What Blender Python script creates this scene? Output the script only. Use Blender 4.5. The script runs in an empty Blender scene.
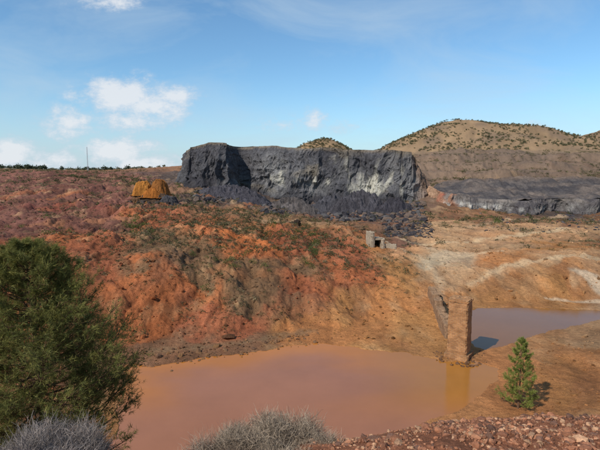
import bpy, math, random, bmesh
import numpy as np
from mathutils import Vector
rng=np.random.default_rng(7); random.seed(7)
F=471.0; TH=math.atan(50/471.); CAMZ=15.0
def P(u,v,D):
    xc=(u-300)/F; yc=(225-v)/F
    yy=math.cos(TH)+yc*math.sin(TH); zz=-math.sin(TH)+yc*math.cos(TH)
    k=D/yy
    return np.array([xc*k,D,CAMZ+zz*k])
def P0(u,v,z=0.0):
    xc=(u-300)/F; yc=(225-v)/F
    yy=math.cos(TH)+yc*math.sin(TH); zz=-math.sin(TH)+yc*math.cos(TH)
    k=(z-CAMZ)/zz
    return np.array([xc*k,yy*k,z])
def lin(c):
    c=np.array(c,float)/255.
    return np.where(c<=0.04045,c/12.92,((c+0.055)/1.055)**2.4)
# ---------- noise
_p=rng.permutation(256); _v=rng.uniform(-1,1,256)
def vn(x,y,z=0.0):
    x=np.asarray(x,float); y=np.asarray(y,float); z=np.asarray(z,float)+0*x
    xi=np.floor(x).astype(np.int64); yi=np.floor(y).astype(np.int64); zi=np.floor(z).astype(np.int64)
    fx=x-xi; fy=y-yi; fz=z-zi
    fx=fx*fx*fx*(fx*(fx*6-15)+10); fy=fy*fy*fy*(fy*(fy*6-15)+10); fz=fz*fz*fz*(fz*(fz*6-15)+10)
    def h(a,b,c): return _v[_p[(_p[(_p[a&255]+b)&255]+c)&255]]
    r=0
    for dz in (0,1):
        wz=fz if dz else 1-fz
        a=h(xi,yi,zi+dz)*(1-fx)+h(xi+1,yi,zi+dz)*fx
        b=h(xi,yi+1,zi+dz)*(1-fx)+h(xi+1,yi+1,zi+dz)*fx
        r=r+wz*(a*(1-fy)+b*fy)
    return r
def fbm(x,y,z=0.0,o=4,ridge=False):
    s=0;a=1.;t=0
    c,sn=math.cos(.6),math.sin(.6)
    for i in range(o):
        n=vn(x,y,z)
        if ridge: n=1-2*np.abs(n)
        s=s+a*n; t+=a; a*=.5
        x,y=(c*x-sn*y)*2.03+17.3,(sn*x+c*y)*2.03+5.1; z=np.asarray(z)*2.03+3.7
    return s/t
def sstep(a,b,x):
    t=np.clip((x-a)/(b-a),0,1); return t*t*(3-2*t)
# ---------- mesh helper
def mk(name,V,Fs,mat,col=None,smooth=False,parent=None):
    V=np.asarray(V,np.float32); Fs=np.asarray(Fs,np.int32)
    me=bpy.data.meshes.new(name)
    me.vertices.add(len(V)); me.vertices.foreach_set('co',V.ravel())
    li=Fs.ravel(); k=Fs.shape[1]; m=len(Fs)
    me.loops.add(len(li)); me.loops.foreach_set('vertex_index',li)
    me.polygons.add(m); me.polygons.foreach_set('loop_start',(np.arange(m)*k).astype(np.int32)); me.polygons.foreach_set('loop_total',np.full(m,k,np.int32))
    me.polygons.foreach_set('use_smooth',np.full(m,smooth))
    me.update(calc_edges=True)
    if col is not None:
        at=me.color_attributes.new('Col','FLOAT_COLOR','POINT')
        c=np.ones((len(V),4),np.float32); c[:,:3]=col; at.data.foreach_set('color',c.ravel())
    me.materials.append(mat)
    ob=bpy.data.objects.new(name,me); bpy.context.scene.collection.objects.link(ob)
    if parent: ob.parent=parent
    return ob
def grid_faces(n,m,wrap=False):
    i=np.arange(n-1)[:,None]; j=np.arange(m if wrap else m-1)[None,:]; j2=(j+1)%m
    a=i*m+j; b=i*m+j2; c=(i+1)*m+j2; d=(i+1)*m+j
    return np.stack([a+0*j,b,c,d],-1).reshape(-1,4)
def empty(name):
    e=bpy.data.objects.new(name,None); bpy.context.scene.collection.objects.link(e); return e
# ---------- materials
def mat_base(name,rough=.9,spec=.2):
    m=bpy.data.materials.new(name); m.use_nodes=True; nt=m.node_tree
    b=nt.nodes['Principled BSDF']; b.inputs['Roughness'].default_value=rough; b.inputs['Specular IOR Level'].default_value=spec
    return m,nt,b
def N(nt,t,**k):
    n=nt.nodes.new(t)
    for a,v in k.items(): setattr(n,a,v)
    return n
def vcol_mat(name,scales=((.25,.25),(2.,.3),(11.,.35)),bump=((1.2,.25),(9,.06)),rough=.95,spec=.1,const=None,stretch=(1,1,1),trans=False):
    m,nt,b=mat_base(name,rough,spec); L=nt.links.new
    tc=N(nt,'ShaderNodeTexCoord'); mp=N(nt,'ShaderNodeMapping'); mp.inputs['Scale'].default_value=stretch; L(tc.outputs['Object'],mp.inputs[0])
    if const is None:
        at=N(nt,'ShaderNodeAttribute',attribute_name='Col'); cur=at.outputs['Color']
    else:
        r=N(nt,'ShaderNodeRGB'); r.outputs[0].default_value=(*const,1); cur=r.outputs[0]
    for s,a in scales:
        n=N(nt,'ShaderNodeTexNoise'); n.inputs['Scale'].default_value=s; n.inputs['Detail'].default_value=5; n.inputs['Roughness'].default_value=.65
        L(mp.outputs[0],n.inputs['Vector'])
        mr=N(nt,'ShaderNodeMapRange'); mr.inputs[1].default_value=.3; mr.inputs[2].default_value=.7; mr.inputs[3].default_value=1-a; mr.inputs[4].default_value=1+a
        L(n.outputs[0],mr.inputs[0])
        vm=N(nt,'ShaderNodeVectorMath',operation='SCALE'); L(cur,vm.inputs[0]); L(mr.outputs[0],vm.inputs['Scale']); cur=vm.outputs[0]
    L(cur,b.inputs['Base Color'])
    prev=None
    for s,d in bump:
        n=N(nt,'ShaderNodeTexNoise'); n.inputs['Scale'].default_value=s; n.inputs['Detail'].default_value=6; n.inputs['Roughness'].default_value=.7
        L(mp.outputs[0],n.inputs['Vector'])
        bp=N(nt,'ShaderNodeBump'); bp.inputs['Distance'].default_value=d; bp.inputs['Strength'].default_value=1
        L(n.outputs[0],bp.inputs['Height'])
        if prev: L(prev,bp.inputs['Normal'])
        prev=bp.outputs[0]
    if prev: L(prev,b.inputs['Normal'])
    if trans:
        t=N(nt,'ShaderNodeBsdfTranslucent'); L(cur,t.inputs[0]); mx=N(nt,'ShaderNodeMixShader'); mx.inputs[0].default_value=.3
        L(b.outputs[0],mx.inputs[1]); L(t.outputs[0],mx.inputs[2]); L(mx.outputs[0],nt.nodes['Material Output'].inputs[0])
    return m
# ---------- terrain control points
RED=(166,98,66); ORG=(180,106,64); MAU=(132,87,72); TAN=(198,154,112); PALE=(210,182,146); SHO=(190,130,82); RUB=(154,100,72)
SCR=(128,96,68); TER=(124,102,84); HIL=(146,120,90); DRK=(92,78,70); OCH=(182,128,78); BRN=(140,100,72)
C=[]
def add(p,c,r=.6,s=0.): C.append((p[0],p[1],p[2],c,r,s))
def cp(u,v,D,c,r=.6,s=0.): add(P(u,v,D),c,r,s)
def cz(u,D,z,c,r=.5,s=0.): add(((u-300)/F*D,D,z),c,r,s)
for x in (-14,-5,0,5,14):
    add((x,2,11.3),RUB,.5); add((x,4,10.9),RUB,.5); add((x,6,10.2 if x>-1 else 9.8),RUB,.5)
for x,z in ((-20,8.8),(-9,8.0),(-4,7.9),(-.8,8.1)): add((x,10,z),RUB,.5)
for u,v in ((290,449),(340,440),(400,430),(450,423),(520,419),(600,420),(720,420)): cp(u,v,10.3,RUB,.5)
for u,z in ((-150,5.5),(0,5.0),(100,4.1),(200,3.1),(300,3.2),(400,4),(500,3.8),(600,4),(750,5)): cz(u,17,z,RUB)
for u,z in ((-150,2.6),(0,1.8),(100,1),(200,.5),(300,.4),(400,.7),(480,.9),(600,1.3),(750,2)): cz(u,23.5,z,SHO,.4)
cp(480,412,28,SHO,.3); cp(518,410,28,SHO,.3); cp(600,400,28.5,SHO,.3); cz(750,29,2,SHO,.2)
cp(560,380,32,OCH,.3); cp(510,368,34.5,SHO,.3); cp(600,360,35,SHO,.3); cp(540,350,38,SHO,.3); cp(600,332,42,TAN,.3); cp(700,325,43,TAN,.3); cp(500,356,38,SHO,.2)
for u in (-150,0): 
    for v,D,c,s in ((400,29,RED,0),(350,37,RED,0),(320,42,ORG,0),(285,47,RED,.3),(250,58,RED,.3),(225,78,MAU,.1),(208,105,MAU,.1),(190,150,MAU,.2),(174,230,MAU,.4),(168,400,BRN,.6)): cp(u,v,D,c,.7,s)
for v,D,c,s in ((350,38.6,BRN,0),(320,42.5,ORG,.1),(290,47,ORG,.2),(260,54,RED,.5),(238,65,RED,.3),(218,85,MAU,.2),(202,110,MAU,.2),(186,160,MAU,.4),(175,230,MAU,.6),(170,400,BRN,.7)): cp(100,v,D,c,.9,s)
for v,D,c,s in ((350,39,BRN,0),(325,42.5,ORG,.1),(300,46,ORG,.2),(275,50,ORG,.4),(250,58,SCR,.8),(230,70,SCR,.7),(212,92,RED,.4),(200,125,MAU,.5),(189,170,BRN,.5)): cp(150,v,D,c,1,s)
for v,D,c,s in ((345,40.8,BRN,0),(320,44.5,RED,.4),(295,49,ORG,.5),(270,54,SCR,.9),(245,63,SCR,1),(225,78,RED,.8),(207,110,BRN,.6),(195,160,DRK,.3)): cp(200,v,D,c,1,s)
for v,D,c,s in ((340,42,BRN,.1),(318,45.5,RED,.6),(292,50,SCR,.9),(268,56,SCR,1),(243,66,ORG,.6),(224,84,SCR,.9),(211,115,BRN,.5),(200,165,DRK,.1)): cp(250,v,D,c,1,s)
for v,D,c,s in ((335,43,OCH,.1),(315,47,BRN,.5),(290,52,RED,.9),(265,59,SCR,1),(240,72,RED,.8),(222,95,SCR,.6),(213,130,DRK,.1),(208,180,DRK,0)): cp(300,v,D,c,.9,s)
for v,D,c,s in ((325,45.5,OCH,.1),(300,51,OCH,.2),(270,59,RED,.6),(245,72,RED,.6),(226,93,BRN,.3),(217,140,DRK,.1)): cp(350,v,D,c,.7,s)
for v,D,c,s in ((335,44.3,OCH,0),(315,48,OCH,0),(290,54.5,OCH,.1),(270,61,OCH,.3),(252,72,TAN,.1),(240,88,DRK,.1),(222,112,DRK,.2),(216,150,DRK,.1)): cp(400,v,D,c,.5,s)
cp(377,249,75,OCH,.3)
for v,D,c,s in ((345,42,OCH,0),(320,46.3,OCH,0),(295,52.5,SHO,0),(275,60,TAN,0),(258,68,PALE,0),(240,90,TAN,.1),(224,115,TAN,.2),(216,145,BRN,.2)): cp(440,v,D,c,.4,s)
for v,D,c,s in ((300,54.6,OCH,0),(288,56.8,SHO,0),(272,60.5,TAN,0),(258,66,SHO,0),(245,80,TAN,.1),(232,103,TAN,.2),(219,135,BRN,.3),(213,160,BRN,.2)): cp(500,v,D,c,.45,s)
for v,D,c,s in ((300,54.3,OCH,0),(286,56.5,OCH,0),(270,59.5,SHO,0),(256,64,TAN,0),(247,77,OCH,.1),(234,100,TAN,.2),(220,135,BRN,.4),(214,160,DRK,.2)): cp(560,v,D,c,.45,s)
for u in (620,760):
    for v,D,c,s in ((304,53.4,PALE,0),(290,56,SHO,0),(270,60,TAN,0),(253,68,TAN,0),(242,88,BRN,.3),(228,115,TAN,.2),(218,150,BRN,.3)): cp(u,v,D,c,.45,s)
for u in (450,520,600,760):
    cp(u,178,210,TER,1,.7); cp(u,165,280,TER,1,.8); cp(u,152,350,TER,1,.9)
cp(420,180,235,TER,1,.4); cp(420,166,280,TER,1,.6); cp(420,153,350,TER,1,.7)
for u in (200,300,380): cp(u,175,250,DRK,.5); cp(u,165,350,BRN,.5)
C_xyz=np.array([(c[0],c[1],c[2]) for c in C]); C_col=np.array([lin(c[3]) for c in C]); C_r=np.array([c[4] for c in C]); C_s=np.array([c[5] for c in C])
def warp(x,y):
    yp=np.clip(y,3,420)
    return 1.6*np.clip(x/(np.maximum(y,3)+4),-1.3,1.3), np.log(yp+4)
cx,cy=warp(C_xyz[:,0],C_xyz[:,1])
def K(r2): return .5*r2*np.log(r2+1e-12)
n=len(cx); A=np.zeros((n+3,n+3)); A[:n,:n]=K((cx[:,None]-cx)**2+(cy[:,None]-cy)**2)+np.eye(n)*2e-4
A[:n,n]=1;A[:n,n+1]=cx;A[:n,n+2]=cy;A[n:,:n]=A[:n,n:].T
W=np.linalg.solve(A,np.concatenate([C_xyz[:,2],[0,0,0]]))
# ponds
pondA=[(126,366),(150,366),(175,362),(205,358),(232,356),(262,350),(290,345),(318,343),(345,347),(375,350),(405,352),(428,357),(446,362),(476,362),(500,368),(499,380),(482,394),(462,408),(430,420),(390,432),(330,448),(280,462),(200,466),(120,464),(104,452),(118,425),(122,395)]
pondB=[(474,347),(462,330),(466,312),(478,308),(510,307.5),(550,308.5),(600,310),(660,311),(760,312),(760,317),(660,316),(600,320),(570,326),(535,336),(500,347),(486,351)]
polys=[np.array([P0(u,v)[:2] for u,v in p]) for p in (pondA,pondB)]
def sdpoly(x,y,poly):
    d=np.full(x.shape,1e9); ins=np.zeros(x.shape,bool)
    m=len(poly)
    for i in range(m):
        a=poly[i]; b=poly[(i+1)%m]; e=b-a
        wx=x-a[0]; wy=y-a[1]; t=np.clip((wx*e[0]+wy*e[1])/(e@e),0,1)
        d=np.minimum(d,(wx-t*e[0])**2+(wy-t*e[1])**2)
        c=((a[1]>y)!=(b[1]>y))&(x<(b[0]-a[0])*(y-a[1])/((b[1]-a[1]) or 1e-9)+a[0]); ins^=c
    d=np.sqrt(d); return np.where(ins,-d,d)
def shore(x,y):
    s=np.minimum(sdpoly(x,y,polys[0]),sdpoly(x,y,polys[1]))
    return s+ .6*fbm(x*.45,y*.45,1.3,5)+.15*fbm(x*2,y*2,4.3,3)
def weights(x,y,noisy=True):
    X,Y=warp(x,y)
    if noisy:
        X=X+.06*fbm(X*11,Y*9,2.2,6); Y=Y+.13*fbm(X*10+9,Y*9+3,5.2,6)
    r2=(X[:,None]-cx)**2+(Y[:,None]-cy)**2
    w=1/(r2+1e-4)**2.6
    return w/w.sum(1,keepdims=True)
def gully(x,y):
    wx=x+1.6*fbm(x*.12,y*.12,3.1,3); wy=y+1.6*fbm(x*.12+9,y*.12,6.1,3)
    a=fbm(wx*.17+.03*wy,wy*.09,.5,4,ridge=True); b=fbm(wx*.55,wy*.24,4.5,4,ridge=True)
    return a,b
def H0(x,y):
    X,Y=warp(x,y)
    r2=(X[:,None]-cx)**2+(Y[:,None]-cy)**2
    h=K(r2)@W[:n]+W[n]+W[n+1]*X+W[n+2]*Y
    w=1/(r2+1e-4)**2; rr=(w@C_r)/w.sum(1)
    d=np.hypot(x,y)
    far=sstep(380,700,d); h=h*(1-far)+20*far
    tm=sstep(195,225,y)*sstep(60,85,x+0*y)*(1-sstep(360,420,y))
    q=(h+3.2*fbm(x*.02,y*.02,4.4,4))/6; st=(np.floor(q)+sstep(.45,.9,q-np.floor(q)))*6-1.5+2.4*fbm(x*.06,y*.05,2.4,5,ridge=True)
    h=h*(1-tm)+st*tm
    g1,g2=gully(x,y); g3=fbm(x*.03,y*.03,8.5,3); g4=fbm(x*1.6,y*1.2,2.5,3)
    near=sstep(16,34,d)
    nd=1-sstep(300,600,d)
    h=h+rr*near*nd*(-g1*np.clip(d*.022,.1,1.6)+.15)-rr*near*g2*np.clip(d*.009,.05,.7)*nd+rr*near*g3*np.clip(d*.012,0,2.2)*.7*nd+rr*near*g4*np.clip(d*.0025,.03,.3)*nd
    nr=(1-sstep(14,20,d)); h=h+nr*(.16*fbm(x*.9,y*.9,7.7,4)+.05*fbm(x*4,y*4,3.3,3))
    r3=fbm(x*.02,y*.02,2.5,5); r4=fbm(x*.035,y*.02,6.5,4,ridge=True); fy=sstep(400,430,y)
    def hill(cx_,cy_,Hh,sl,sr,sy,h):
        dx=x-cx_; s=np.where(dx<0,sl,sr); g=np.exp(-(dx/s)**2-((y-cy_)/sy)**2)
        return np.where(y>400,np.maximum(h,(20+(Hh-20)*g*(1+.09*r3)+(g>.15)*(r3*2.-r4*2.))*fy),h)
    h=hill(197,600,83,104,200,150,h); h=hill(475,650,88,150,200,150,h); h=hill(23,500,53,42,46,60,h)
    near_p=(y>15)&(y<75)&(x>-45)&(x<75)
    if near_p.any():
        s=shore(x[near_p],y[near_p]); hb=np.maximum(h[near_p],.15)
        ho=.03+hb*(1-np.exp(-np.maximum(s,0)/np.where(x[near_p]<0,.9,1.8)))
        hi=-.04-np.minimum(1.2,-np.minimum(s,0)*.35)
        h[near_p]=np.where(s>0,ho,hi)
    return np.where(near_p,h,np.maximum(h,.2))
def H(x,y):
    x=np.atleast_1d(np.asarray(x,float)).ravel(); y=np.atleast_1d(np.asarray(y,float)).ravel(); x,y=np.broadcast_arrays(x,y)
    o=np.empty(len(x))
    for i in range(0,len(x),60000): o[i:i+60000]=H0(x[i:i+60000].copy(),y[i:i+60000].copy())
    return o
def hit(u,v,d0=16,d1=450,k_=160):
    D=np.exp(np.linspace(math.log(d0),math.log(d1),k_)); a=P(u,v,1.0); dx=a[0]; dz=a[2]-CAMZ
    h=H(dx*D,D); z=CAMZ+dz*D; k=np.argmax(h>=z)
    if not (h>=z).any(): k=len(D)-1
    return np.array([dx*D[k],D[k],h[k]])
# ---------- terrain mesh
th=np.concatenate([np.linspace(-math.pi,-.85,60,endpoint=False),np.linspace(-.85,.85,1000,endpoint=False),np.linspace(.85,math.pi,60,endpoint=False)])
rr=np.concatenate([np.geomspace(1,20,140,endpoint=False),np.geomspace(20,95,420,endpoint=False),np.geomspace(95,420,230,endpoint=False),np.geomspace(420,9000,110)])
R,T=np.meshgrid(rr,th,indexing='ij'); gx=(R*np.sin(T)).ravel(); gy=(R*np.cos(T)).ravel()
gz=H(gx,gy)
col=np.empty((len(gx),3))
for i in range(0,len(gx),50000):
    w=weights(gx[i:i+50000],gy[i:i+50000]); col[i:i+50000]=w@C_col
d=np.hypot(gx,gy)
fm=sstep(395,460,d)[:,None]; col=col*(1-fm)+lin(HIL)*fm
hm=((gz>36)&(d>420))[:,None]; col=np.where(hm,lin((146,118,88)),col)
n1=fbm(gx/np.clip(d*.05,.6,20),gy/np.clip(d*.08,.8,30),3.3,5); n2=fbm(gx/np.clip(d*.02,.3,8)+40,gy/np.clip(d*.03,.3,10),7.3,4)
col*=(1+.35*n1+.3*n2)[:,None]
lf=(1-.7*sstep(0,14,gx-.12*gy))
n3=fbm(gx*.12+80,gy*.09,1.1,6); m=(sstep(.02,.3,n3)*.42*(d<170)*lf*(d>20))[:,None]; col=col*(1-m)+lin((192,114,66))*m
n4=fbm(gx*.2-50,gy*.12,9.1,6); m=(sstep(.12,.42,n4)*.4*(d<380)*(.5+.5*lf))[:,None]; col=col*(1-m)+lin((118,86,66))*m
n5=fbm(gx*.3+20,gy*.16,12.1,6); m=(sstep(.15,.5,n5)*.35*(d<260)*(d>20))[:,None]; col=col*(1-m)+lin((204,162,116))*m
n6=fbm(gx*.09+33,gy*.07,15.,6); m=(sstep(.05,.35,n6)*.4*(d<130)*(d>20)*(1-lf))[:,None]; col=col*(1-m)+lin((192,124,74))*m
n7=fbm(gx*.05+3,gy*.03,19.,6); m=(sstep(.0,.35,n7)*.5*(d>190)*(gx>50))[:,None]; col=col*(1-m)+lin((104,88,76))*m
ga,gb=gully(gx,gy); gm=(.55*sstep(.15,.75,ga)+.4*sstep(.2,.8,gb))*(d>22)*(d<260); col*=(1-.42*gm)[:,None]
def stroke(pts,wd,c,strength=.7):
    global col
    q=np.array([hit(u,v)[:2] for u,v in pts]); dd=np.full(len(gx),1e9)
    for a,b in zip(q[:-1],q[1:]):
        e=b-a; t=np.clip(((gx-a[0])*e[0]+(gy-a[1])*e[1])/(e@e+1e-6),0,1); dd=np.minimum(dd,np.hypot(gx-a[0]-t*e[0],gy-a[1]-t*e[1]))
    dd=dd+wd*1.1*n2+wd*1.2*n1; m=(1-sstep(wd*.1,wd*1.3,dd))[:,None]*strength; col=col*(1-m)+lin(c)*m
stroke([(388,243),(410,255),(428,264),(440,285),(436,300)],1.0,PALE,.5)
stroke([(575,272),(590,283),(602,294),(612,302)],.7,(214,196,168),.5)
stroke([(545,302),(575,303.5),(630,304)],.25,(212,190,160),.5)
stroke([(395,240),(430,246),(470,243),(520,236),(560,230)],1.6,(208,176,136),.7)
stroke([(440,262),(470,256),(500,252)],1.4,(210,178,140),.6)
stroke([(470,228),(510,220),(560,217)],2.5,(194,160,124),.6)
stroke([(470,285),(500,268),(540,262),(590,258)],.9,(212,180,140),.6)
stroke([(0,232),(60,224),(120,219),(180,216),(240,219)],1.6,(172,116,80),.5)
stroke([(222,233),(240,238),(262,248)],1.3,(196,112,62),.8)
stroke([(150,352),(200,348),(255,342),(310,333)],.8,(138,110,80),.6)
stroke([(0,210),(60,208),(110,207)],3,(132,74,62),.6)
col=np.clip(col,.01,.9)
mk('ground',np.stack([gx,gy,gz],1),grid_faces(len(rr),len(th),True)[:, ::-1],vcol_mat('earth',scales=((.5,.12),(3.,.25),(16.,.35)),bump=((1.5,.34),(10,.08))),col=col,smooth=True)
# ---------- water
wx,wy=np.meshgrid(np.linspace(-24,60,420),np.linspace(19,60,300),indexing='ij'); wx=wx.ravel(); wy=wy.ravel()
sA=sdpoly(wx,wy,polys[0])+.5*fbm(wx*.4,wy*.4,1.3,3); sB=sdpoly(wx,wy,polys[1])
cw=np.tile(lin((154,102,74)),(len(wx),1))
farm=sstep(-5.5,-.2,sA+1.6*fbm(wx*.18,wy*.4,3.,3)) * sstep(26,34,wy)
cw=cw*(1-farm[:,None])+lin((176,108,44))*farm[:,None]
rm=sstep(3,11,wx)*sstep(25,33,wy); rm=rm[:,None]*.85; cw=cw*(1-rm)+lin((156,104,46))*rm
bm=(sB<2)[:,None]; cw=np.where(bm,lin((128,84,38)),cw)
wm=vcol_mat('muddy_water',scales=((.12,.1),),bump=((2.5,.006),),rough=.05,spec=.35)
wm.node_tree.nodes['Principled BSDF'].inputs['IOR'].default_value=1.33
mk('pond_water',np.stack([wx,wy,0*wx],1),grid_faces(420,300)[:, ::-1],wm,col=cw,smooth=True)
# ---------- slag cliffs
def cliff(name,ctrl,ns,colfun,lean=3.0,back=80,amp=2.2,zdrop=4,nt_=110,rearrow=30,mat=None):
    pts=[];zt=[];us=[]
    for u,vt,vb,D in ctrl:
        b=P(u,vb,D); pts.append(b[:2]); zt.append((P(u,vt,D+lean)[2],b[2])); us.append(u)
    pts=np.array(pts); zt=np.array(zt); us=np.array(us,float)
    L=np.concatenate([[0],np.cumsum(np.hypot(*np.diff(pts,axis=0).T))]); s=np.linspace(0,L[-1],ns)
    px=np.interp(s,L,pts[:,0]); py=np.interp(s,L,pts[:,1]); ztop=np.interp(s,L,zt[:,0]); zb=np.interp(s,L,zt[:,1])-zdrop; uu=np.interp(s,L,us)
    tx=np.gradient(px); ty=np.gradient(py); k=np.ones(15)/15
    tx=np.convolve(np.pad(tx,7,'edge'),k,'valid'); ty=np.convolve(np.pad(ty,7,'edge'),k,'valid'); l=np.hypot(tx,ty); nx=ty/l; ny=-tx/l
    t=np.linspace(0,1,nt_)[:,None]
    ztop=ztop+.7*fbm(s*.12,0*s,3.,4)
    Z=zb+(ztop-zb)*t
    S_=s+0*t; wS=S_+2.5*fbm(S_*.12,Z*.12,41.,3); wZ=Z+2.5*fbm(S_*.12,Z*.12,51.,3)
    big=fbm(wS*.05,wZ*.04,1.,3); colu=fbm(wS*.16,wZ*.045,5.,4,ridge=True); fine=fbm(wS*.5,wZ*.3,9.,5,ridge=True); blk=fbm(wS*.28,wZ*.22,19.,4)
    dsp=amp*(1.5*big+1.05*colu+.45*fine+.8*blk)
    talus=6*np.clip(.38-t,0,1)**1.3*3*(1+.5*colu)
    off=dsp*(.35+.65*np.sin(np.pi*np.clip(t,0,1))**.5)-lean*t+talus
    Xf=px+nx*off; Yf=py+ny*off
    j=(np.linspace(0,1,rearrow+1)[1:]**1.6)[:,None]
    Xt=Xf[-1]*(1+0*j)+Xf[-1]*j*back/200; Yt=Yf[-1]+back*j; Zt=Z[-1]+1.0*fbm(Xt*.12,Yt*.12,2.,4)*np.minimum(1,j*8)-1.5*j
    X=np.vstack([Xf,Xt]);Y=np.vstack([Yf,Yt]);Zz=np.vstack([Z,Zt]); Tt=np.vstack([t+0*Xf,1+j+0*Xt]); S=s+0*X; U=uu+0*X
    c=colfun(S,Zz,Tt,U,X,Y)
    mk(name,np.stack([X.ravel(),Y.ravel(),Zz.ravel()],1),grid_faces(X.shape[0],X.shape[1]),mat,col=c.reshape(-1,3))
slagmat=vcol_mat('slag_rock',scales=((.35,.2),(1.6,.3),(7.,.3)),bump=((.9,.6),(5,.2)),stretch=(1,1,.8))
def blend(c,m,k): m=m[...,None]; return c*(1-m)+lin(k)*m
def c1(S,Z,T,U,X,Y):
    a=fbm(S*.1,Z*.1,4.,5); b=fbm(S*.35,Z*.14,7.,5); e=fbm(S*.06,Z*.12,14.,4); g=fbm(S*.07+.05*Z,Z*.05,33.,4)
    c=np.tile(lin((104,101,101)),S.shape+(1,))
    c=blend(c,sstep(-.1,.35,a)*.55,(142,138,133)); c=blend(c,sstep(.05,.35,b)*.55,(62,60,63)); c=blend(c,sstep(.05,.35,g)*.55,(60,58,62))
    c=blend(c,sstep(.15,.4,e)*.5*(T<1),(148,134,112))
    c=blend(c,(1-sstep(228,245,U))*.45,(74,72,75))  # left block darkened: its shadow is put into the colour
    c=blend(c,(1-sstep(.2,.42,T+.2*a))*.75,(54,51,54))  # shadow along the cliff foot painted in as near-black
    wp=np.exp(-((U-378)/22)**2-((T-.5)/.17)**2)+.6*np.exp(-((U-300)/22)**2-((T-.5)/.12)**2)+.3*np.exp(-((U-340)/60)**2-((T-.8)/.1)**2); c=blend(c,np.clip(sstep(.3,1.,wp+.9*b+.7*a),0,1)*.75*(wp>.1),(198,190,172))
    c=blend(c,sstep(.66,.86,T+.15*a)*.4,(76,73,75))
    c=blend(c,sstep(.94,.99,T+.03*b)*.6,(138,122,102)); c=blend(c,sstep(410,428,U)*.6,(146,116,92))
    return c
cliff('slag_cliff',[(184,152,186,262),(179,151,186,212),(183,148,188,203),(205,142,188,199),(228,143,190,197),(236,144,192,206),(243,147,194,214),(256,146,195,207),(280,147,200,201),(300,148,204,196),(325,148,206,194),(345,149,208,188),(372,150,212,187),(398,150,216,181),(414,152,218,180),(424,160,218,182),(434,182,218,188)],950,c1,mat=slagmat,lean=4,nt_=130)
def c2(S,Z,T,U,X,Y):
    a=fbm(S*.12,Z*.15,24.,5); b=fbm(S*.5,Z*.3,27.,4)
    c=np.tile(lin((86,80,80)),S.shape+(1,))
    c=blend(c,sstep(0,.4,a)*.5,(112,104,98)); c=blend(c,sstep(.1,.5,b)*.6,(56,53,56))
    band=np.exp(-((T-.62-.12*a)/.14)**2)*(T<1); c=blend(c,np.clip(band*(.4+1.5*b+1.*a),0,1)*(1-.7*sstep(480,560,U))*.85,(200,192,180))
    band=np.exp(-((T-.93)/.08)**2); c=blend(c,np.clip(band*(.3+b+a),0,1)*.5,(168,154,140))
    c=blend(c,(1-sstep(440,456,U+30*b))*.8,(168,120,92)); c=blend(c,(1-sstep(424,432,U+10*a))*.6,(176,146,118))
    c=blend(c,np.clip(np.exp(-((U-437+10*a)/3)**2)*(T<.95)*(.7+b),0,1)*.75,(160,82,62))
    c=blend(c,sstep(1.25,1.5,T)*.6,(112,98,88))
    return c
cliff('slag_heap',[(424,186,216,184),(436,190,215,176),(448,194,213,168),(470,197,212,164),(500,199,210,165),(530,200,212,161),(560,199,214,164),(600,198,216,159),(650,197,217,161),(740,196,218,158)],620,c2,mat=slagmat,lean=2,amp=1.7,back=4,nt_=60,rearrow=6)
uu=np.linspace(432,740,360); tt=np.linspace(0,1,70)
X=[];Y=[];Z=[]
for k in tt:
    vt=np.interp(uu,[432,445,470,740],[184,181,178,174]); vb=np.interp(uu,[424,436,448,470,500,530,560,600,650,740],[186,190,194,197,199,200,199,198,197,196])
    D=np.interp(uu,[432,448,470,740],[182,173,168,162])+k*26; v=vb*(1-k)+vt*k+.8
    q=np.array([P(a,b_,c_) for a,b_,c_ in zip(uu,v,D)]); X.append(q[:,0]);Y.append(q[:,1]);Z.append(q[:,2])
for q in (.15,.5,1.): X.append(X[69]);Y.append(Y[69]+q*30);Z.append(Z[69]-q*6)
X=np.array(X);Y=np.array(Y);Z=np.array(Z); Z=Z+.8*fbm(X*.15,Y*.1,1.,5)-.9*fbm(X*.22,Y*.09,6.,4,ridge=True)+.3
cc=np.tile(lin((96,88,84)),X.shape+(1,)); a=fbm(X*.1,Y*.25,6.,5); a2=fbm(X*.3,Y*.2,16.,5); cc=blend(cc,sstep(0,.35,a)*.6,(128,112,100)); cc=blend(cc,sstep(.1,.4,-a)*.5,(70,66,68)); cc=blend(cc,sstep(.1,.4,a2)*.5,(62,58,60)); cc=blend(cc,sstep(.8,1,np.linspace(0,1.05,73))[:,None]*.6+0*X,(130,108,90))
mk('slag_slope',np.stack([X.ravel(),Y.ravel(),Z.ravel()],1),grid_faces(*X.shape),slagmat,col=cc.reshape(-1,3),smooth=True)
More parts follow.
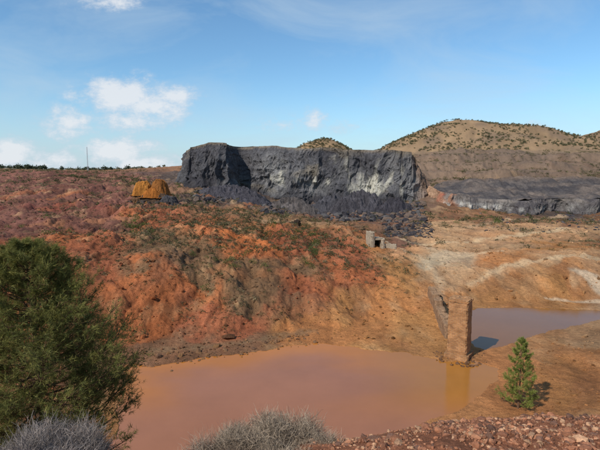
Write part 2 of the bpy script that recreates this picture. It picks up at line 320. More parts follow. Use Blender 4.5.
# ---------- rocks
def ico(sub):
    bm=bmesh.new(); bmesh.ops.create_icosphere(bm,subdivisions=sub,radius=1); bm.verts.ensure_lookup_table()
    V=np.array([v.co[:] for v in bm.verts]); Fc=np.array([[v.index for v in f.verts] for f in bm.faces]); bm.free(); return V,Fc
def rocks(name,pos,size,cols,mat,sub=1,flat=.7,jit=.22,parent=None):
    V0,F0=ico(sub); n_=len(pos); k=len(V0)
    sc=size[:,None]*rng.uniform(.55,1.35,(n_,3)); sc[:,2]*=flat
    V=np.sign(V0[None])*np.abs(V0[None])**.8*(1+rng.normal(0,jit,(n_,k,1))*.7)+rng.normal(0,jit*.35,(n_,k,3))
    V=V*sc[:,None,:]
    a=rng.uniform(0,2*np.pi,n_); b=rng.normal(0,.5,n_); ca,sa,cb,sb=np.cos(a),np.sin(a),np.cos(b),np.sin(b)
    x,y,z=V[...,0],V[...,1],V[...,2]; y,z=y*cb[:,None]-z*sb[:,None],y*sb[:,None]+z*cb[:,None]
    x,y=x*ca[:,None]-y*sa[:,None],x*sa[:,None]+y*ca[:,None]
    V=np.stack([x,y,z],-1)+pos[:,None,:]
    Fc=(F0[None]+(np.arange(n_)*k)[:,None,None]).reshape(-1,3)
    return mk(name,V.reshape(-1,3),Fc,mat,col=np.repeat(cols,k,0),parent=parent)
rockmat=vcol_mat('stone',scales=((6,.2),(30,.25)),bump=((20,.02),))
bigrock=vcol_mat('boulder_stone',scales=((.8,.25),(4,.3)),bump=((2,.25),(8,.08)))
n_=40000; y=rng.uniform(6.5,12.8,n_); x=rng.uniform(-.3,.85,n_)*y; s=np.clip(np.exp(rng.normal(-4.0,.6,n_)),.008,.10)
cl=fbm(x*1.2,y*1.2,5.5,3); ok=rng.uniform(0,1,n_)<.5+1.2*cl
z=H(x,y)+s*.2; base=np.array([lin((156,104,76)),lin((134,90,68)),lin((170,118,88)),lin((118,86,70)),lin((180,138,106))])
rocks('rubble_bank',np.stack([x,y,z],1)[ok],s[ok],(base[rng.integers(0,5,n_)]*rng.uniform(.7,1.2,(n_,1)))[ok],rockmat,jit=.18)
n_=16000; y=np.exp(rng.uniform(math.log(24),math.log(150),n_)); x=y*rng.uniform(-.7,.75,n_); s=np.clip(np.exp(rng.normal(-2.75,.6,n_))*(y/50)**.7,.03,.5)
w=weights(x,y,False); cc=w@C_col; z=H(x,y); ok=z>.12
rr_=w@C_r; ok&=rng.uniform(0,1,n_)<rr_+.1
rocks('scattered_stones',np.stack([x,y,z+s*.1],1)[ok],s[ok],(cc*rng.uniform(.5,1.2,(n_,1)))[ok],bigrock)
pts=np.concatenate([np.linspace(polys[0][i],polys[0][i+1],34) for i in range(0,7)]); pts=pts+rng.normal(0,.8,pts.shape)+np.array([0,.9])
s=np.clip(np.exp(rng.normal(-2.6,.7,len(pts))),.04,.3); z=np.maximum(H(pts[:,0],pts[:,1]),0)
rocks('shore_rocks',np.column_stack([pts,z]),s,np.array([lin((150,112,82)),lin((124,92,70)),lin((164,120,82))])[rng.integers(0,3,len(pts))],bigrock)
bx=[];bs=[]
for (u0,u1,v0,v1,n_,s0) in ((195,262,188,203,260,.55),(262,330,200,214,260,.5),(325,425,203,222,600,.58),(385,432,222,238,420,.34),(560,600,210,226,120,.3),(480,620,214,232,260,.2)):
    for i in range(n_):
        p=hit(rng.uniform(u0,u1),rng.uniform(v0,v1),60,178,70); bx.append(p); bs.append(s0*min(2.1,math.exp(rng.normal(-.1,.55))))
bx=np.array(bx); bs=np.array(bs)*np.clip(bx[:,1]/130,.45,1.1)
rocks('slag_boulders',bx,bs,np.array([lin((76,71,72)),lin((98,92,89)),lin((60,56,58)),lin((114,96,84))])[rng.integers(0,4,len(bx))],bigrock,sub=1,jit=.2)
def mound(name,u,v,D,rx,ry,h,c,seed=0,parent=None,pw=2.2,rn=.35,mat=None):
    p=P(u,v,D); g=np.linspace(-1.15,1.15,90); a,b=np.meshgrid(g,g,indexing='ij')
    a2=a+.15*fbm(a*3,b*3,seed+20,3); b2=b+.15*fbm(a*3,b*3,seed+30,3); r=(np.abs(a2)**2.6+np.abs(b2)**2.6)**(1/2.6)
    X=p[0]+a*rx; Y=p[1]+b*ry
    f=np.clip(1-r**pw,-.4,1); Z=p[2]+h*f*(1+rn*fbm(X*.35,Y*.35,seed,4,ridge=True))+.14*h*fbm(X*.9,Y*.9,seed+3,4,ridge=True)
    cl=np.tile(lin(c),X.shape+(1,)); nn=fbm(X*.6,Y*.6,seed+6,4); cl*=(1+.5*nn)[...,None]
    return mk(name,np.stack([X.ravel(),Y.ravel(),Z.ravel()],1),grid_faces(90,90)[:, ::-1],mat or slagmat,col=cl.reshape(-1,3),parent=parent)
mound('slag_mound',360,222,170,13,8,9,(76,72,75),1); mound('slag_mound',393,221,166,9,6,6.5,(66,62,66),2)
mound('slag_mound',332,214,176,10,6,5.5,(78,75,78),3); mound('slag_mound',228,200,172,14,7,4.5,(78,74,78),4); mound('slag_mound',290,212,174,11,6,4.2,(92,84,80),5)
oc=empty('rock_outcrop'); g0=hit(154,203,60,178); D0=g0[1]; s_=D0/F
for nm,u,v,dd,w_,h_,c,sd_,pw_ in (('dark_base',152,203,0,42,10,(84,66,52),8,3.),('ochre_block',144,192,1.2,19,9,(172,112,52),9,4),('ochre_ledge',160,191,1.8,18,10,(150,96,50),10,3.),('ochre_slab',153,195,.3,20,6,(162,98,44),14,3.),('dark_block',169,205,-.8,18,9,(78,74,74),11,4),('brown_block',137,205,-.6,14,7,(116,84,60),12,4)):
    mound(nm,u,v,D0+dd,w_*s_/2,2.6,h_*s_,c,sd_,oc,pw=pw_,rn=.3)
q=np.array([P(rng.uniform(128,184),rng.uniform(192,204),D0-2.5) for i in range(150)]); q[:,2]=H(q[:,0],q[:,1])+.2; rocks('loose_blocks',q,rng.uniform(.2,.8,150),np.array([lin((66,58,56)),lin((120,90,64)),lin((84,74,68)),lin((150,104,56))])[rng.integers(0,4,150)],bigrock,parent=oc)
# ---------- scrub
leafm=vcol_mat('leaves',scales=((3,.2),),bump=(),rough=.8,trans=True)
def shrubs(name,pos,size,cols,per=46,leaf=.22,up=.75):
    n_=len(pos); dirs=rng.normal(0,1,(n_,per,3)); dirs[...,2]=np.abs(dirs[...,2]); dirs/=np.linalg.norm(dirs,axis=-1,keepdims=True)
    lump=1+.35*np.sin(dirs[...,0:1]*4+rng.uniform(0,6,(n_,1,1)))*np.cos(dirs[...,1:2]*5+rng.uniform(0,6,(n_,1,1)))
    r=rng.uniform(.35,1,(n_,per,1))**.6*lump; c=dirs*r*size[:,None,None]; c[...,2]*=up
    c=c+pos[:,None,:]; e1=rng.normal(0,1,(n_,per,3)); e2=rng.normal(0,1,(n_,per,3)); e1[...,2]+=.4
    k=leaf*size[:,None,None]; V=np.stack([c-e1*k*.5,c+e1*k*.5+e2*k*.2,c+e2*k*.7],2)
    cc=cols[:,None,None,:]*rng.uniform(.6,1.35,(n_,per,1,1))*np.ones((1,1,3,1)); V=V.reshape(-1,3)
    return mk(name,V,np.arange(len(V)).reshape(-1,3),leafm,col=cc.reshape(-1,3))
n_=70000; y=np.exp(rng.uniform(math.log(38),math.log(390),n_)); x=y*rng.uniform(-.72,.72,n_)
sc=np.empty(n_)
for i in range(0,n_,20000): sc[i:i+20000]=weights(x[i:i+20000],y[i:i+20000])@C_s
cl=fbm(x*.1,y*.07,6.,3); z=H(x,y); ok=(rng.uniform(0,1,n_)<(sc**1.2)*np.clip(.5+1.6*cl,0,1)*.9)&(z>.35)
s=rng.uniform(.14,.42,n_)*np.clip(y/60,.8,3.2)*np.where(rng.uniform(0,1,n_)<.08,1.7,1)
pal=np.array([lin((98,90,58)),lin((82,84,54)),lin((112,100,74)),lin((70,72,46)),lin((128,116,86))])
shrubs('scrub',np.stack([x,y,z],1)[ok],s[ok],pal[rng.integers(0,5,n_)][ok],per=36)
gp=[hit(rng.normal(u,a),rng.normal(v,b)) for u,v,a,b,k in ((133,226,7,5,16),(312,258,6,10,12),(290,240,10,5,7),(60,232,25,6,8),(480,222,30,3,8),(180,186,30,2,12),(230,262,30,12,18)) for _ in range(k)]
gp=np.array(gp); shrubs('green_shrubs',gp,rng.uniform(.35,.7,len(gp))*np.clip(gp[:,1]/60,1,2),np.tile(lin((92,100,52)),(len(gp),1)),per=160,leaf=.13,up=1.1)
n_=12000; x=rng.uniform(60,660,n_); y=rng.uniform(430,660,n_); z=H(x,y); cl=fbm(x*.03,y*.03,1,3); ok=(z>38)&(rng.uniform(0,1,n_)<.45+.9*cl)
x2=np.concatenate([x[ok],rng.uniform(-15,65,500)]); y2=np.concatenate([y[ok],rng.uniform(450,500,500)])
xb=rng.uniform(-300,-120,240); yb=rng.uniform(395,430,240)
x3=np.concatenate([x2,xb]); y3=np.concatenate([y2,yb]); z3=H(x3,y3)
shrubs('distant_trees',np.stack([x3,y3,z3+.3],1),rng.uniform(.5,1.5,len(x3)),np.array([lin((100,98,68)),lin((90,88,62)),lin((112,104,78))])[rng.integers(0,3,len(x3))],per=30,leaf=.5,up=.9)
tb=np.array([P(u,172,380) for u in rng.uniform(14,46,22)]+[P(u,173,380) for u in rng.uniform(0,130,24)]); tb[:,1]+=rng.uniform(-6,6,len(tb))
tb[:,2]=H(tb[:,0],tb[:,1])+1.; shrubs('tree_line',tb,rng.uniform(1.,2.4,len(tb)),np.tile(lin((72,80,60)),(len(tb),1)),per=70,leaf=.4,up=1.1)
# ---------- tubes
def tube(path,rad,k=7):
    path=np.asarray(path,float); n_=len(path); t=np.gradient(path,axis=0); t/=np.linalg.norm(t,axis=1,keepdims=True)+1e-9
    ref=np.array([.3,.2,1.]) if abs(t[0,2])<.8 else np.array([1.,.1,.1]); a=np.cross(t,ref); a/=np.linalg.norm(a,axis=1,keepdims=True); b=np.cross(t,a)
    an=np.arange(k)*2*np.pi/k; V=path[:,None]+np.asarray(rad)[:,None,None]*(a[:,None]*np.cos(an)[None,:,None]+b[:,None]*np.sin(an)[None,:,None])
    return V.reshape(-1,3),grid_faces(n_,k,True)
def merge(parts):
    V=[];Fs=[];o=0
    for v,f in parts: V.append(v);Fs.append(f+o);o+=len(v)
    return np.concatenate(V),np.concatenate(Fs)
barkm=vcol_mat('bark',scales=((8,.3),(30,.3)),bump=((20,.02),),const=tuple(lin((104,80,62))))
needm=vcol_mat('pine_needles',scales=((1.2,.25),),bump=(),rough=.7,spec=.3,trans=True)
def pine(base,height,prof,nl,nsub,ntuft,nneed,nlen,nw,cA,cB,start=.08,seed=1,rt=.12,elk=.9,el0=.25):
    g=np.random.default_rng(seed); e=empty('pine_tree'); base=np.array(base)
    hs=np.linspace(0,1,14); tp=base+np.stack([.12*np.sin(hs*4)*height*.08,.1*np.cos(hs*3)*height*.05,hs*height],1)
    parts=[tube(tp,rt*(1-hs*.93))]; T=[];TD=[]
    for i in range(nl):
        t=start+(1-start)*((i+.5)/nl)**1.0; t=min(t+g.uniform(-.01,.01),.99); a=i*2.39996+g.uniform(-.4,.4); L=prof(t)*g.uniform(.72,1.12)
        o=np.array([np.interp(t,hs,tp[:,m_]) for m_ in range(3)]); k=np.linspace(0,1,7)
        el=el0+elk*t; d_=np.array([math.cos(a),math.sin(a),0])
        pth=o+d_*(k*L)[:,None]+np.array([0,0,1])*((k*math.sin(el)*.75+.2*k**2-.12*np.sin(k*3.1))*L)[:,None]+g.normal(0,.02*L,(7,3))*k[:,None]
        parts.append(tube(pth,rt*.3*(1-t*.6)*(1-k*.85),5))
        T.append(pth[-1]);TD.append(pth[-1]-pth[-2])
        for j_ in range(max(2,int(nsub*(.5+L/prof(.3)*.6)))):
            q=g.uniform(.25,1)**.8; so=np.array([np.interp(q,k,pth[:,m_]) for m_ in range(3)])
            sd=d_*g.uniform(.1,.9)+np.array([-d_[1],d_[0],0])*g.uniform(-1,1)+np.array([0,0,g.uniform(-.3,.8)]); sd/=np.linalg.norm(sd)
            sl=L*g.uniform(.14,.34)*(1.2-q*.5)+.06; kk=np.linspace(0,1,4); sp=so+sd*(kk*sl)[:,None]+np.array([0,0,1])*((kk**2)*sl*.25)[:,None]
            parts.append(tube(sp,rt*.07*(1-kk*.8),3))
            for m_ in range(ntuft):
                f=g.uniform(.25,1) if m_ else 1.; p=np.array([np.interp(f,kk,sp[:,c_]) for c_ in range(3)]); T.append(p+g.normal(0,sl*.16,3)); TD.append(sd+np.array([0,0,.5])+g.normal(0,.5,3))
    V,Fc=merge(parts); mk('trunk_and_limbs',V,Fc,barkm,smooth=True,parent=e)
    T=np.array(T);TD=np.array(TD);TD/=np.linalg.norm(TD,axis=1,keepdims=True); m_=len(T)
    dd=TD[:,None]*.75+g.normal(0,.55,(m_,nneed,3)); dd/=np.linalg.norm(dd,axis=-1,keepdims=True)
    ln=nlen*g.uniform(.6,1.2,(m_,nneed,1)); st=T[:,None]+TD[:,None]*g.uniform(-.8,.4,(m_,nneed,1))*nlen
    sd=np.cross(dd,g.normal(0,1,(m_,nneed,3))); sd/=np.linalg.norm(sd,axis=-1,keepdims=True)
    V=np.stack([st-sd*nw*.5,st+sd*nw*.5,st+dd*ln],2)
    mixv=g.uniform(0,1,(m_,1,1,1)); cc=(lin(cA)*(1-mixv)+lin(cB)*mixv)*g.uniform(.75,1.25,(m_,nneed,1,1))*np.ones((1,1,3,1))
    mk('needles',V.reshape(-1,3),np.arange(m_*nneed*3).reshape(-1,3),needm,col=cc.reshape(-1,3),parent=e)
    return e
b=P(40,450,13.5); hb=H(b[0],b[1])[0]; top=P(28,235,13.5)[2]
pine((b[0],b[1],hb-.2),top-hb-.1,lambda t: 3.1*(1-max(t,.3))**.72*1.12+.1,165,19,7,13,.15,.011,(90,94,44),(142,134,70),start=.06,seed=3,rt=.15,el0=.05,elk=.85)
b=hit(518,409,20,40); pine((b[0],b[1],b[2]-.1),P(520,337,b[1])[2]-b[2],lambda t:1.22*(1-t)**.8+.08,50,9,5,13,.15,.016,(108,120,52),(146,150,76),start=.06,seed=5,rt=.07,el0=.1)
# ---------- grey leafless bushes
twigm=vcol_mat('twigs',scales=((4,.2),),bump=(),rough=.9)
def bush(name,c,rx,ry,h,n_,col_,w0=.004,seed=0):
    g=np.random.default_rng(seed)
    ns_=34; sa=g.uniform(0,2*np.pi,ns_); sr=g.uniform(0,1,ns_)**.5; sx_=np.cos(sa)*sr*rx*.8; sy_=np.sin(sa)*sr*ry*.8; sh=g.uniform(.8,1.,ns_)*np.sqrt(1-(sr*.7)**2)
    idx=g.integers(0,ns_,n_); ph=g.uniform(0,2*np.pi,n_); ct=g.uniform(0,1,n_)**.7; rr_=g.uniform(.15,.85,n_)
    o=np.stack([sx_[idx]+np.cos(ph)*np.sqrt(1-ct**2)*rr_*rx*.32,sy_[idx]+np.sin(ph)*np.sqrt(1-ct**2)*rr_*ry*.32,(sh[idx]*h)*(.1+.78*rr_*ct)],1)
    d_=np.stack([np.cos(ph)*np.sqrt(1-ct**2),np.sin(ph)*np.sqrt(1-ct**2),ct*.9+.25],1)+g.normal(0,.5,(n_,3)); d_/=np.linalg.norm(d_,axis=1,keepdims=True)
    L=h*g.uniform(.09,.22,n_); p=o; seg=4; pts=[p]
    for i in range(seg): 
        d_=d_+g.normal(0,.3,(n_,3)); d_/=np.linalg.norm(d_,axis=1,keepdims=True); p=p+d_*(L/seg)[:,None]; pts.append(p)
    pts=np.array(pts); side=np.cross(d_,g.normal(0,1,(n_,3))); side/=np.linalg.norm(side,axis=1,keepdims=True)
    w=w0*(1-np.linspace(0,.7,seg+1)); A_=pts+side*w[:,None,None]; B_=pts-side*w[:,None,None]
    V=np.stack([A_,B_],2).transpose(1,0,2,3).reshape(-1,3)+np.array(c)
    base=(np.arange(n_)*(seg+1)*2)[:,None,None]; q=np.array([[2*i,2*i+1,2*i+3,2*i+2] for i in range(seg)])[None]
    cc=lin(col_)*g.uniform(.6,1.3,(n_,1)); cc=np.repeat(cc,(seg+1)*2,0)
    return mk(name,V,(q+base).reshape(-1,4),twigm,col=cc)
def putbush(u,vt,D,wpx,n_,col_,seed):
    x=(u-300)/F*D; hz=H(x,D)[0]-.1; h=P(u,vt,D)[2]-hz; bush('leafless_bush',(x,D,hz),wpx/F*D/2,wpx/F*D/2*.8,h,n_,col_,seed=seed)
putbush(278,402,9.8,150,40000,(156,138,118),1); putbush(32,398,9.2,140,32000,(142,130,122),2); putbush(215,406,9.6,95,20000,(150,132,114),4)
# ---------- brick pillar
def uvbox(me):
    uvl=me.uv_layers.new(name='UVMap')
    for p in me.polygons:
        nn=p.normal
        for li in p.loop_indices:
            co=me.vertices[me.loops[li].vertex_index].co
            uvl.data[li].uv=(co.y if abs(nn.x)>max(abs(nn.y),abs(nn.z)) else co.x, co.z if abs(nn.z)<.7 else co.y)
def brickmat(name,c1_,c2_,mo):
    m,nt,b_=mat_base(name,.9,.2); L=nt.links.new; uv=N(nt,'ShaderNodeUVMap'); br=N(nt,'ShaderNodeTexBrick'); L(uv.outputs[0],br.inputs[0])
    br.inputs['Color1'].default_value=(*lin(c1_),1);br.inputs['Color2'].default_value=(*lin(c2_),1);br.inputs['Mortar'].default_value=(*lin(mo),1)
    br.inputs['Scale'].default_value=1;br.inputs['Brick Width'].default_value=.3;br.inputs['Row Height'].default_value=.12;br.inputs['Mortar Size'].default_value=.014
    tc=N(nt,'ShaderNodeTexCoord'); no=N(nt,'ShaderNodeTexNoise'); L(tc.outputs['Object'],no.inputs[0]); no.inputs['Scale'].default_value=1.3; no.inputs['Detail'].default_value=8; no.inputs['Roughness'].default_value=.7
    mr=N(nt,'ShaderNodeMapRange'); mr.inputs[1].default_value=.3;mr.inputs[2].default_value=.7;mr.inputs[3].default_value=.5;mr.inputs[4].default_value=1.3; L(no.outputs[0],mr.inputs[0])
    vm=N(nt,'ShaderNodeVectorMath',operation='SCALE'); L(br.outputs[0],vm.inputs[0]); L(mr.outputs[0],vm.inputs['Scale']); L(vm.outputs[0],b_.inputs['Base Color'])
    bp=N(nt,'ShaderNodeBump'); bp.inputs['Distance'].default_value=.02; bp.inputs['Strength'].default_value=.8; bp.invert=True; L(br.outputs['Fac'],bp.inputs['Height']); 
    bp2=N(nt,'ShaderNodeBump'); bp2.inputs['Distance'].default_value=.08; L(no.outputs[0],bp2.inputs['Height']); L(bp.outputs[0],bp2.inputs['Normal']); L(bp2.outputs[0],b_.inputs['Normal'])
    return m
bm_=brickmat('old_brick',(176,124,80),(146,100,66),(166,136,102))
def block(name,w,d_,h,mat,parent,loc,rot,jit=.02,cut=.1,taper=0.,topjit=.0,seed=0):
    nx_,ny_,nz_=[max(2,int(q/cut)) for q in (w,d_,h)]
    bm=bmesh.new(); bmesh.ops.create_cube(bm,size=1)
    me=bpy.data.meshes.new(name)
    for ax,c_ in ((0,nx_),(1,ny_),(2,nz_)):
        for i in range(1,c_):
            pco=[0,0,0]; pno=[0,0,0]; pco[ax]=-.5+i/c_; pno[ax]=1
            bmesh.ops.bisect_plane(bm,geom=bm.verts[:]+bm.edges[:]+bm.faces[:],plane_co=pco,plane_no=pno)
    bm.verts.ensure_lookup_table(); co=np.array([v.co[:] for v in bm.verts])
    co[:,2]+=.5; k=1-taper*co[:,2]; X=co[:,0]*w*k; Y=co[:,1]*d_*k; Z=co[:,2]*h
    nv=fbm(X*2.2+seed,Y*2.2,Z*2.2,3); nw_=fbm(X*2.2+seed+30,Y*2.2,Z*2.2,3)
    edge=(np.abs(co[:,0])>.49)&(np.abs(co[:,1])>.49)
    X=X+jit*nv-np.sign(co[:,0])*edge*rng.uniform(0,jit*1.6,len(X)); Y=Y+jit*nw_-np.sign(co[:,1])*edge*rng.uniform(0,jit*1.6,len(X)); Z=Z-(co[:,2]>.99)*np.abs(fbm(X*2.3+seed,Y*2.3,1,3))*topjit*2
    for v,a,b2,c_ in zip(bm.verts,X,Y,Z): v.co=(a,b2,c_)
    bm.normal_update(); bm.to_mesh(me); bm.free(); uvbox(me); me.materials.append(mat)
    ob=bpy.data.objects.new(name,me); bpy.context.scene.collection.objects.link(ob); ob.location=loc; ob.rotation_euler=rot; ob.parent=parent; return ob
pb=P0(462,360,.0); pe=empty('brick_pillar'); D=pb[1]; topz=P(461,299,D)[2]; pb[1]+=.8
rz=math.radians(-33)
block('shaft',1.58,1.58,topz-.42,bm_,pe,(pb[0],pb[1],.35),(0,0,rz),jit=.06,topjit=.2,taper=.02,cut=.12)
block('plinth',1.95,1.95,1.0,bm_,pe,(pb[0],pb[1],-.55),(0,0,rz),jit=.08,topjit=.08,cut=.14,seed=5)
block('cap_course',1.68,1.68,.2,bm_,pe,(pb[0],pb[1],topz-.34),(0,0,rz),jit=.08,topjit=.12,cut=.12,seed=9)
a=rng.uniform(0,6.28,110); r=rng.uniform(1.0,2.3,110); rocks('pillar_rubble',np.stack([pb[0]+np.cos(a)*r,pb[1]+np.sin(a)*r,0*a+.03],1),rng.uniform(.04,.2,110),np.tile(lin((142,104,76)),(110,1)),bigrock,parent=pe)
# ---------- broken retaining wall
concm=vcol_mat('old_concrete',scales=((1.2,.25),(6,.3)),bump=((6,.06),(25,.02)),const=tuple(lin((140,110,84))))
we=empty('retaining_wall'); p0=P0(449,338,.2); p1=hit(431,296,30,70)
dv=p1[:2]-p0[:2]; L_=np.hypot(*dv); ang=math.atan2(dv[1],dv[0]); ns=6
for i in range(ns):
    f=(i+.5)/ns; c_=p0[:2]+dv*f; zb_=H(c_[0],c_[1])[0]-.4
    block('wall_segment_%d'%(i+1),L_/ns-.015,.8,1.75+.12*math.sin(i*2.3),concm,we,(c_[0],c_[1],zb_),(0,0.0,ang),jit=.08,topjit=.2,cut=.2,seed=i*3)
ce=empty('concrete_culvert'); g0=hit(378,248,50,110); cm2=vcol_mat('pale_concrete',scales=((1.2,.2),(6,.25)),bump=((6,.05),),const=tuple(lin((152,136,116))))
dk=vcol_mat('opening_shade',scales=((2,.2),),bump=(),const=tuple(lin((52,42,36))))  # dark colour painted as the shade inside the culvert opening
x0,y0,z0=g0
block('left_pier',.7,2.4,3.1,cm2,ce,(x0-1.15,y0+1,z0-.4),(0,0,.25),jit=.08,topjit=.4,cut=.25)
block('right_pier',.6,2.2,2.0,cm2,ce,(x0+.75,y0+1,z0-.4),(0,0,.1),jit=.08,topjit=.4,cut=.25,seed=3)
block('lintel',1.5,1.9,.35,cm2,ce,(x0-.15,y0+1.1,z0+1.25),(0,0,.15),jit=.04,topjit=.1,cut=.25,seed=4)
block('opening_shade_panel',1.6,.3,1.6,dk,ce,(x0-.15,y0+2.1,z0-.4),(0,0,.15),jit=.04,cut=.3,seed=7)  # dark slab that paints the opening's shaded depth
block('wing_wall',2.2,.4,1.0,cm2,ce,(x0+2.0,y0+.2,z0-.3),(0,0,-.35),jit=.08,topjit=.5,cut=.25,seed=8)
le=empty('stone_wall'); q=[hit(u,v+1,50,140) for u,v in ((262,223),(280,223),(298,223),(316,224),(334,225),(350,226),(364,229))]
for i,(a_,b_) in enumerate(zip(q[:-1],q[1:])):
    dv=b_[:2]-a_[:2]; L_=np.hypot(*dv); c_=(a_+b_)/2; block('wall_length_%d'%(i+1),L_,.5,.8,concm,le,(c_[0],c_[1],c_[2]-.35),(0,0,math.atan2(dv[1],dv[0])),jit=.1,topjit=.3,cut=.35,seed=i)
# ---------- mast
mm,_,_b=mat_base('galvanised_steel',.5,.4); _b.inputs['Base Color'].default_value=(.4,.4,.4,1)
me_=empty('radio_mast'); p=P(88,172,330); zb_=H(p[0],p[1])[0]; zt_=P(88,147,330)[2]; parts=[]
for k in range(3):
    a=k*2.094; parts.append(tube([(p[0]+.4*math.cos(a),p[1]+.4*math.sin(a),zb_-1),(p[0]+.14*math.cos(a),p[1]+.14*math.sin(a),zt_)],[.09,.06],5))
for i in range(14):
    za=zb_+(zt_-zb_)*i/14; zc=zb_+(zt_-zb_)*(i+1)/14; a=i*2.094; parts.append(tube([(p[0]+.3*math.cos(a),p[1]+.3*math.sin(a),za),(p[0]+.25*math.cos(a+2.094),p[1]+.25*math.sin(a+2.094),zc)],[.04,.04],4))
V,Fc=merge(parts); mk('lattice',V,Fc,mm,parent=me_)
# ---------- light & sky
sc_=bpy.context.scene; el=math.radians(42); az=math.radians(226)
sd=Vector((math.sin(az)*math.cos(el),math.cos(az)*math.cos(el),math.sin(el)))
sl=bpy.data.lights.new('sun','SUN'); sl.energy=4.3; sl.angle=math.radians(.5); sl.color=(1,.96,.89); so=bpy.data.objects.new('sun',sl); sc_.collection.objects.link(so); so.rotation_euler=(-sd).to_track_quat('-Z','Y').to_euler()
w=bpy.data.worlds.new('World'); sc_.world=w; w.use_nodes=True; nt=w.node_tree; L=nt.links.new; bg=nt.nodes['Background']
sky=N(nt,'ShaderNodeTexSky',sky_type='NISHITA'); sky.sun_disc=False; sky.sun_elevation=el; sky.sun_rotation=az; sky.air_density=1.0; sky.dust_density=.3; sky.ozone_density=1.5
tc=N(nt,'ShaderNodeTexCoord'); sx=N(nt,'ShaderNodeSeparateXYZ'); L(tc.outputs['Generated'],sx.inputs[0])
def M(op,a,b_=None,clamp=False):
    m_=N(nt,'ShaderNodeMath',operation=op); m_.use_clamp=clamp
    for i,q_ in enumerate((a,b_)):
        if q_ is None: continue
        if isinstance(q_,(int,float)): m_.inputs[i].default_value=q_
        else: L(q_,m_.inputs[i])
    return m_.outputs[0]
ya=M('MAXIMUM',M('ABSOLUTE',sx.outputs[1]),.05); px=M('DIVIDE',sx.outputs[0],ya); pz=M('DIVIDE',sx.outputs[2],ya)
cb=N(nt,'ShaderNodeCombineXYZ'); L(px,cb.inputs[0]); L(pz,cb.inputs[1])
blobs=[(120,95,44,20,1.25),(150,106,38,16,1.15),(176,97,28,11,1.15),(135,120,44,15,1.),(70,123,30,17,1.05),(105,90,24,15,1.1),(10,155,42,18,1.2),(118,152,42,17,1.2),(142,163,40,11,1.1),(55,160,34,12,.9),(316,119,12,14,1.),(290,124,32,9,.6),(526,131,26,8,1.1),(105,2,36,9,.9),(345,128,26,7,.5)]
cur=None
for u,v,rx,ry,a in blobs:
    s1=N(nt,'ShaderNodeVectorMath',operation='SUBTRACT'); L(cb.outputs[0],s1.inputs[0]); q=P(u,v,1.0); s1.inputs[1].default_value=(q[0],q[2]-CAMZ,0)
    s2=N(nt,'ShaderNodeVectorMath',operation='MULTIPLY'); L(s1.outputs[0],s2.inputs[0]); s2.inputs[1].default_value=(F/rx/1.5,F/ry/1.5,0)
    s3=N(nt,'ShaderNodeVectorMath',operation='LENGTH'); L(s2.outputs[0],s3.inputs[0])
    m_=M('MULTIPLY',M('SUBTRACT',1.,s3.outputs['Value'],True),a*1.25); cur=m_ if cur is None else M('MAXIMUM',cur,m_)
nz=N(nt,'ShaderNodeTexNoise'); nz.inputs['Scale'].default_value=17; nz.inputs['Detail'].default_value=10; nz.inputs['Roughness'].default_value=.68
mpn=N(nt,'ShaderNodeMapping'); mpn.inputs['Scale'].default_value=(1,1.6,1); L(cb.outputs[0],mpn.inputs[0]); L(mpn.outputs[0],nz.inputs['Vector'])
dens=M('ADD',cur,M('MULTIPLY',M('SUBTRACT',nz.outputs[0],.5),3.0))
mr=N(nt,'ShaderNodeMapRange'); mr.interpolation_type='SMOOTHSTEP'; mr.inputs[1].default_value=.15; mr.inputs[2].default_value=1.25; L(dens,mr.inputs[0])
alpha=M('MULTIPLY',mr.outputs[0],M('MULTIPLY',cur,2.5,True),True)
nc=N(nt,'ShaderNodeTexNoise'); nc.inputs['Scale'].default_value=2.4; nc.inputs['Detail'].default_value=9; nc.inputs['Roughness'].default_value=.6; nc.inputs['Distortion'].default_value=.7
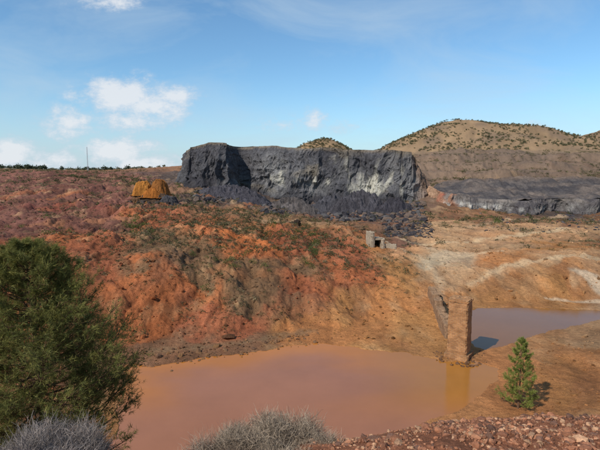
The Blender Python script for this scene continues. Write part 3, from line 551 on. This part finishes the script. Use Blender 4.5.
mpc=N(nt,'ShaderNodeMapping'); mpc.inputs['Scale'].default_value=(1,3.2,1); mpc.inputs['Rotation'].default_value=(0,0,.25); mpc.inputs['Location'].default_value=(3.1,1.7,0); L(cb.outputs[0],mpc.inputs[0]); L(mpc.outputs[0],nc.inputs['Vector'])
mc=N(nt,'ShaderNodeMapRange'); mc.inputs[1].default_value=.42; mc.inputs[2].default_value=.75; mc.inputs[4].default_value=.45; L(nc.outputs[0],mc.inputs[0])
tint=N(nt,'ShaderNodeVectorMath',operation='MULTIPLY'); L(sky.outputs[0],tint.inputs[0]); tint.inputs[1].default_value=(1.0,1.36,1.52)
x1=N(nt,'ShaderNodeMix',data_type='RGBA'); L(mc.outputs[0],x1.inputs[0]); L(tint.outputs[0],x1.inputs[6]); x1.inputs[7].default_value=(5.4,6.8,8.0,1)
hz=M('POWER',M('SUBTRACT',1.,M('MULTIPLY',M('ABSOLUTE',sx.outputs[2]),4.5),True),2.)
xh=N(nt,'ShaderNodeMix',data_type='RGBA'); L(M('MULTIPLY',hz,.9),xh.inputs[0]); L(x1.outputs[2],xh.inputs[6]); xh.inputs[7].default_value=(5.0,6.2,7.5,1)
cc_=N(nt,'ShaderNodeMix',data_type='RGBA'); L(M('MULTIPLY',M('SUBTRACT',dens,.3),1.1,True),cc_.inputs[0]); cc_.inputs[6].default_value=(5.4,6.4,7.6,1); cc_.inputs[7].default_value=(8.2,8.5,8.9,1)
x2_=N(nt,'ShaderNodeMix',data_type='RGBA'); L(M('MULTIPLY',alpha,.88),x2_.inputs[0]); L(xh.outputs[2],x2_.inputs[6]); L(cc_.outputs[2],x2_.inputs[7])
L(x2_.outputs[2],bg.inputs[0]); bg.inputs[1].default_value=.098
# ---------- camera
cam=bpy.data.cameras.new('camera'); cam.sensor_width=36; cam.lens=F/600*36; cam.clip_end=20000; cam.clip_start=.1
co=bpy.data.objects.new('camera',cam); sc_.collection.objects.link(co); co.location=(0,0,CAMZ); co.rotation_euler=(math.pi/2-TH,0,0); sc_.camera=co
sc_.view_settings.view_transform='Standard'; sc_.view_settings.look='None'; sc_.view_settings.exposure=0
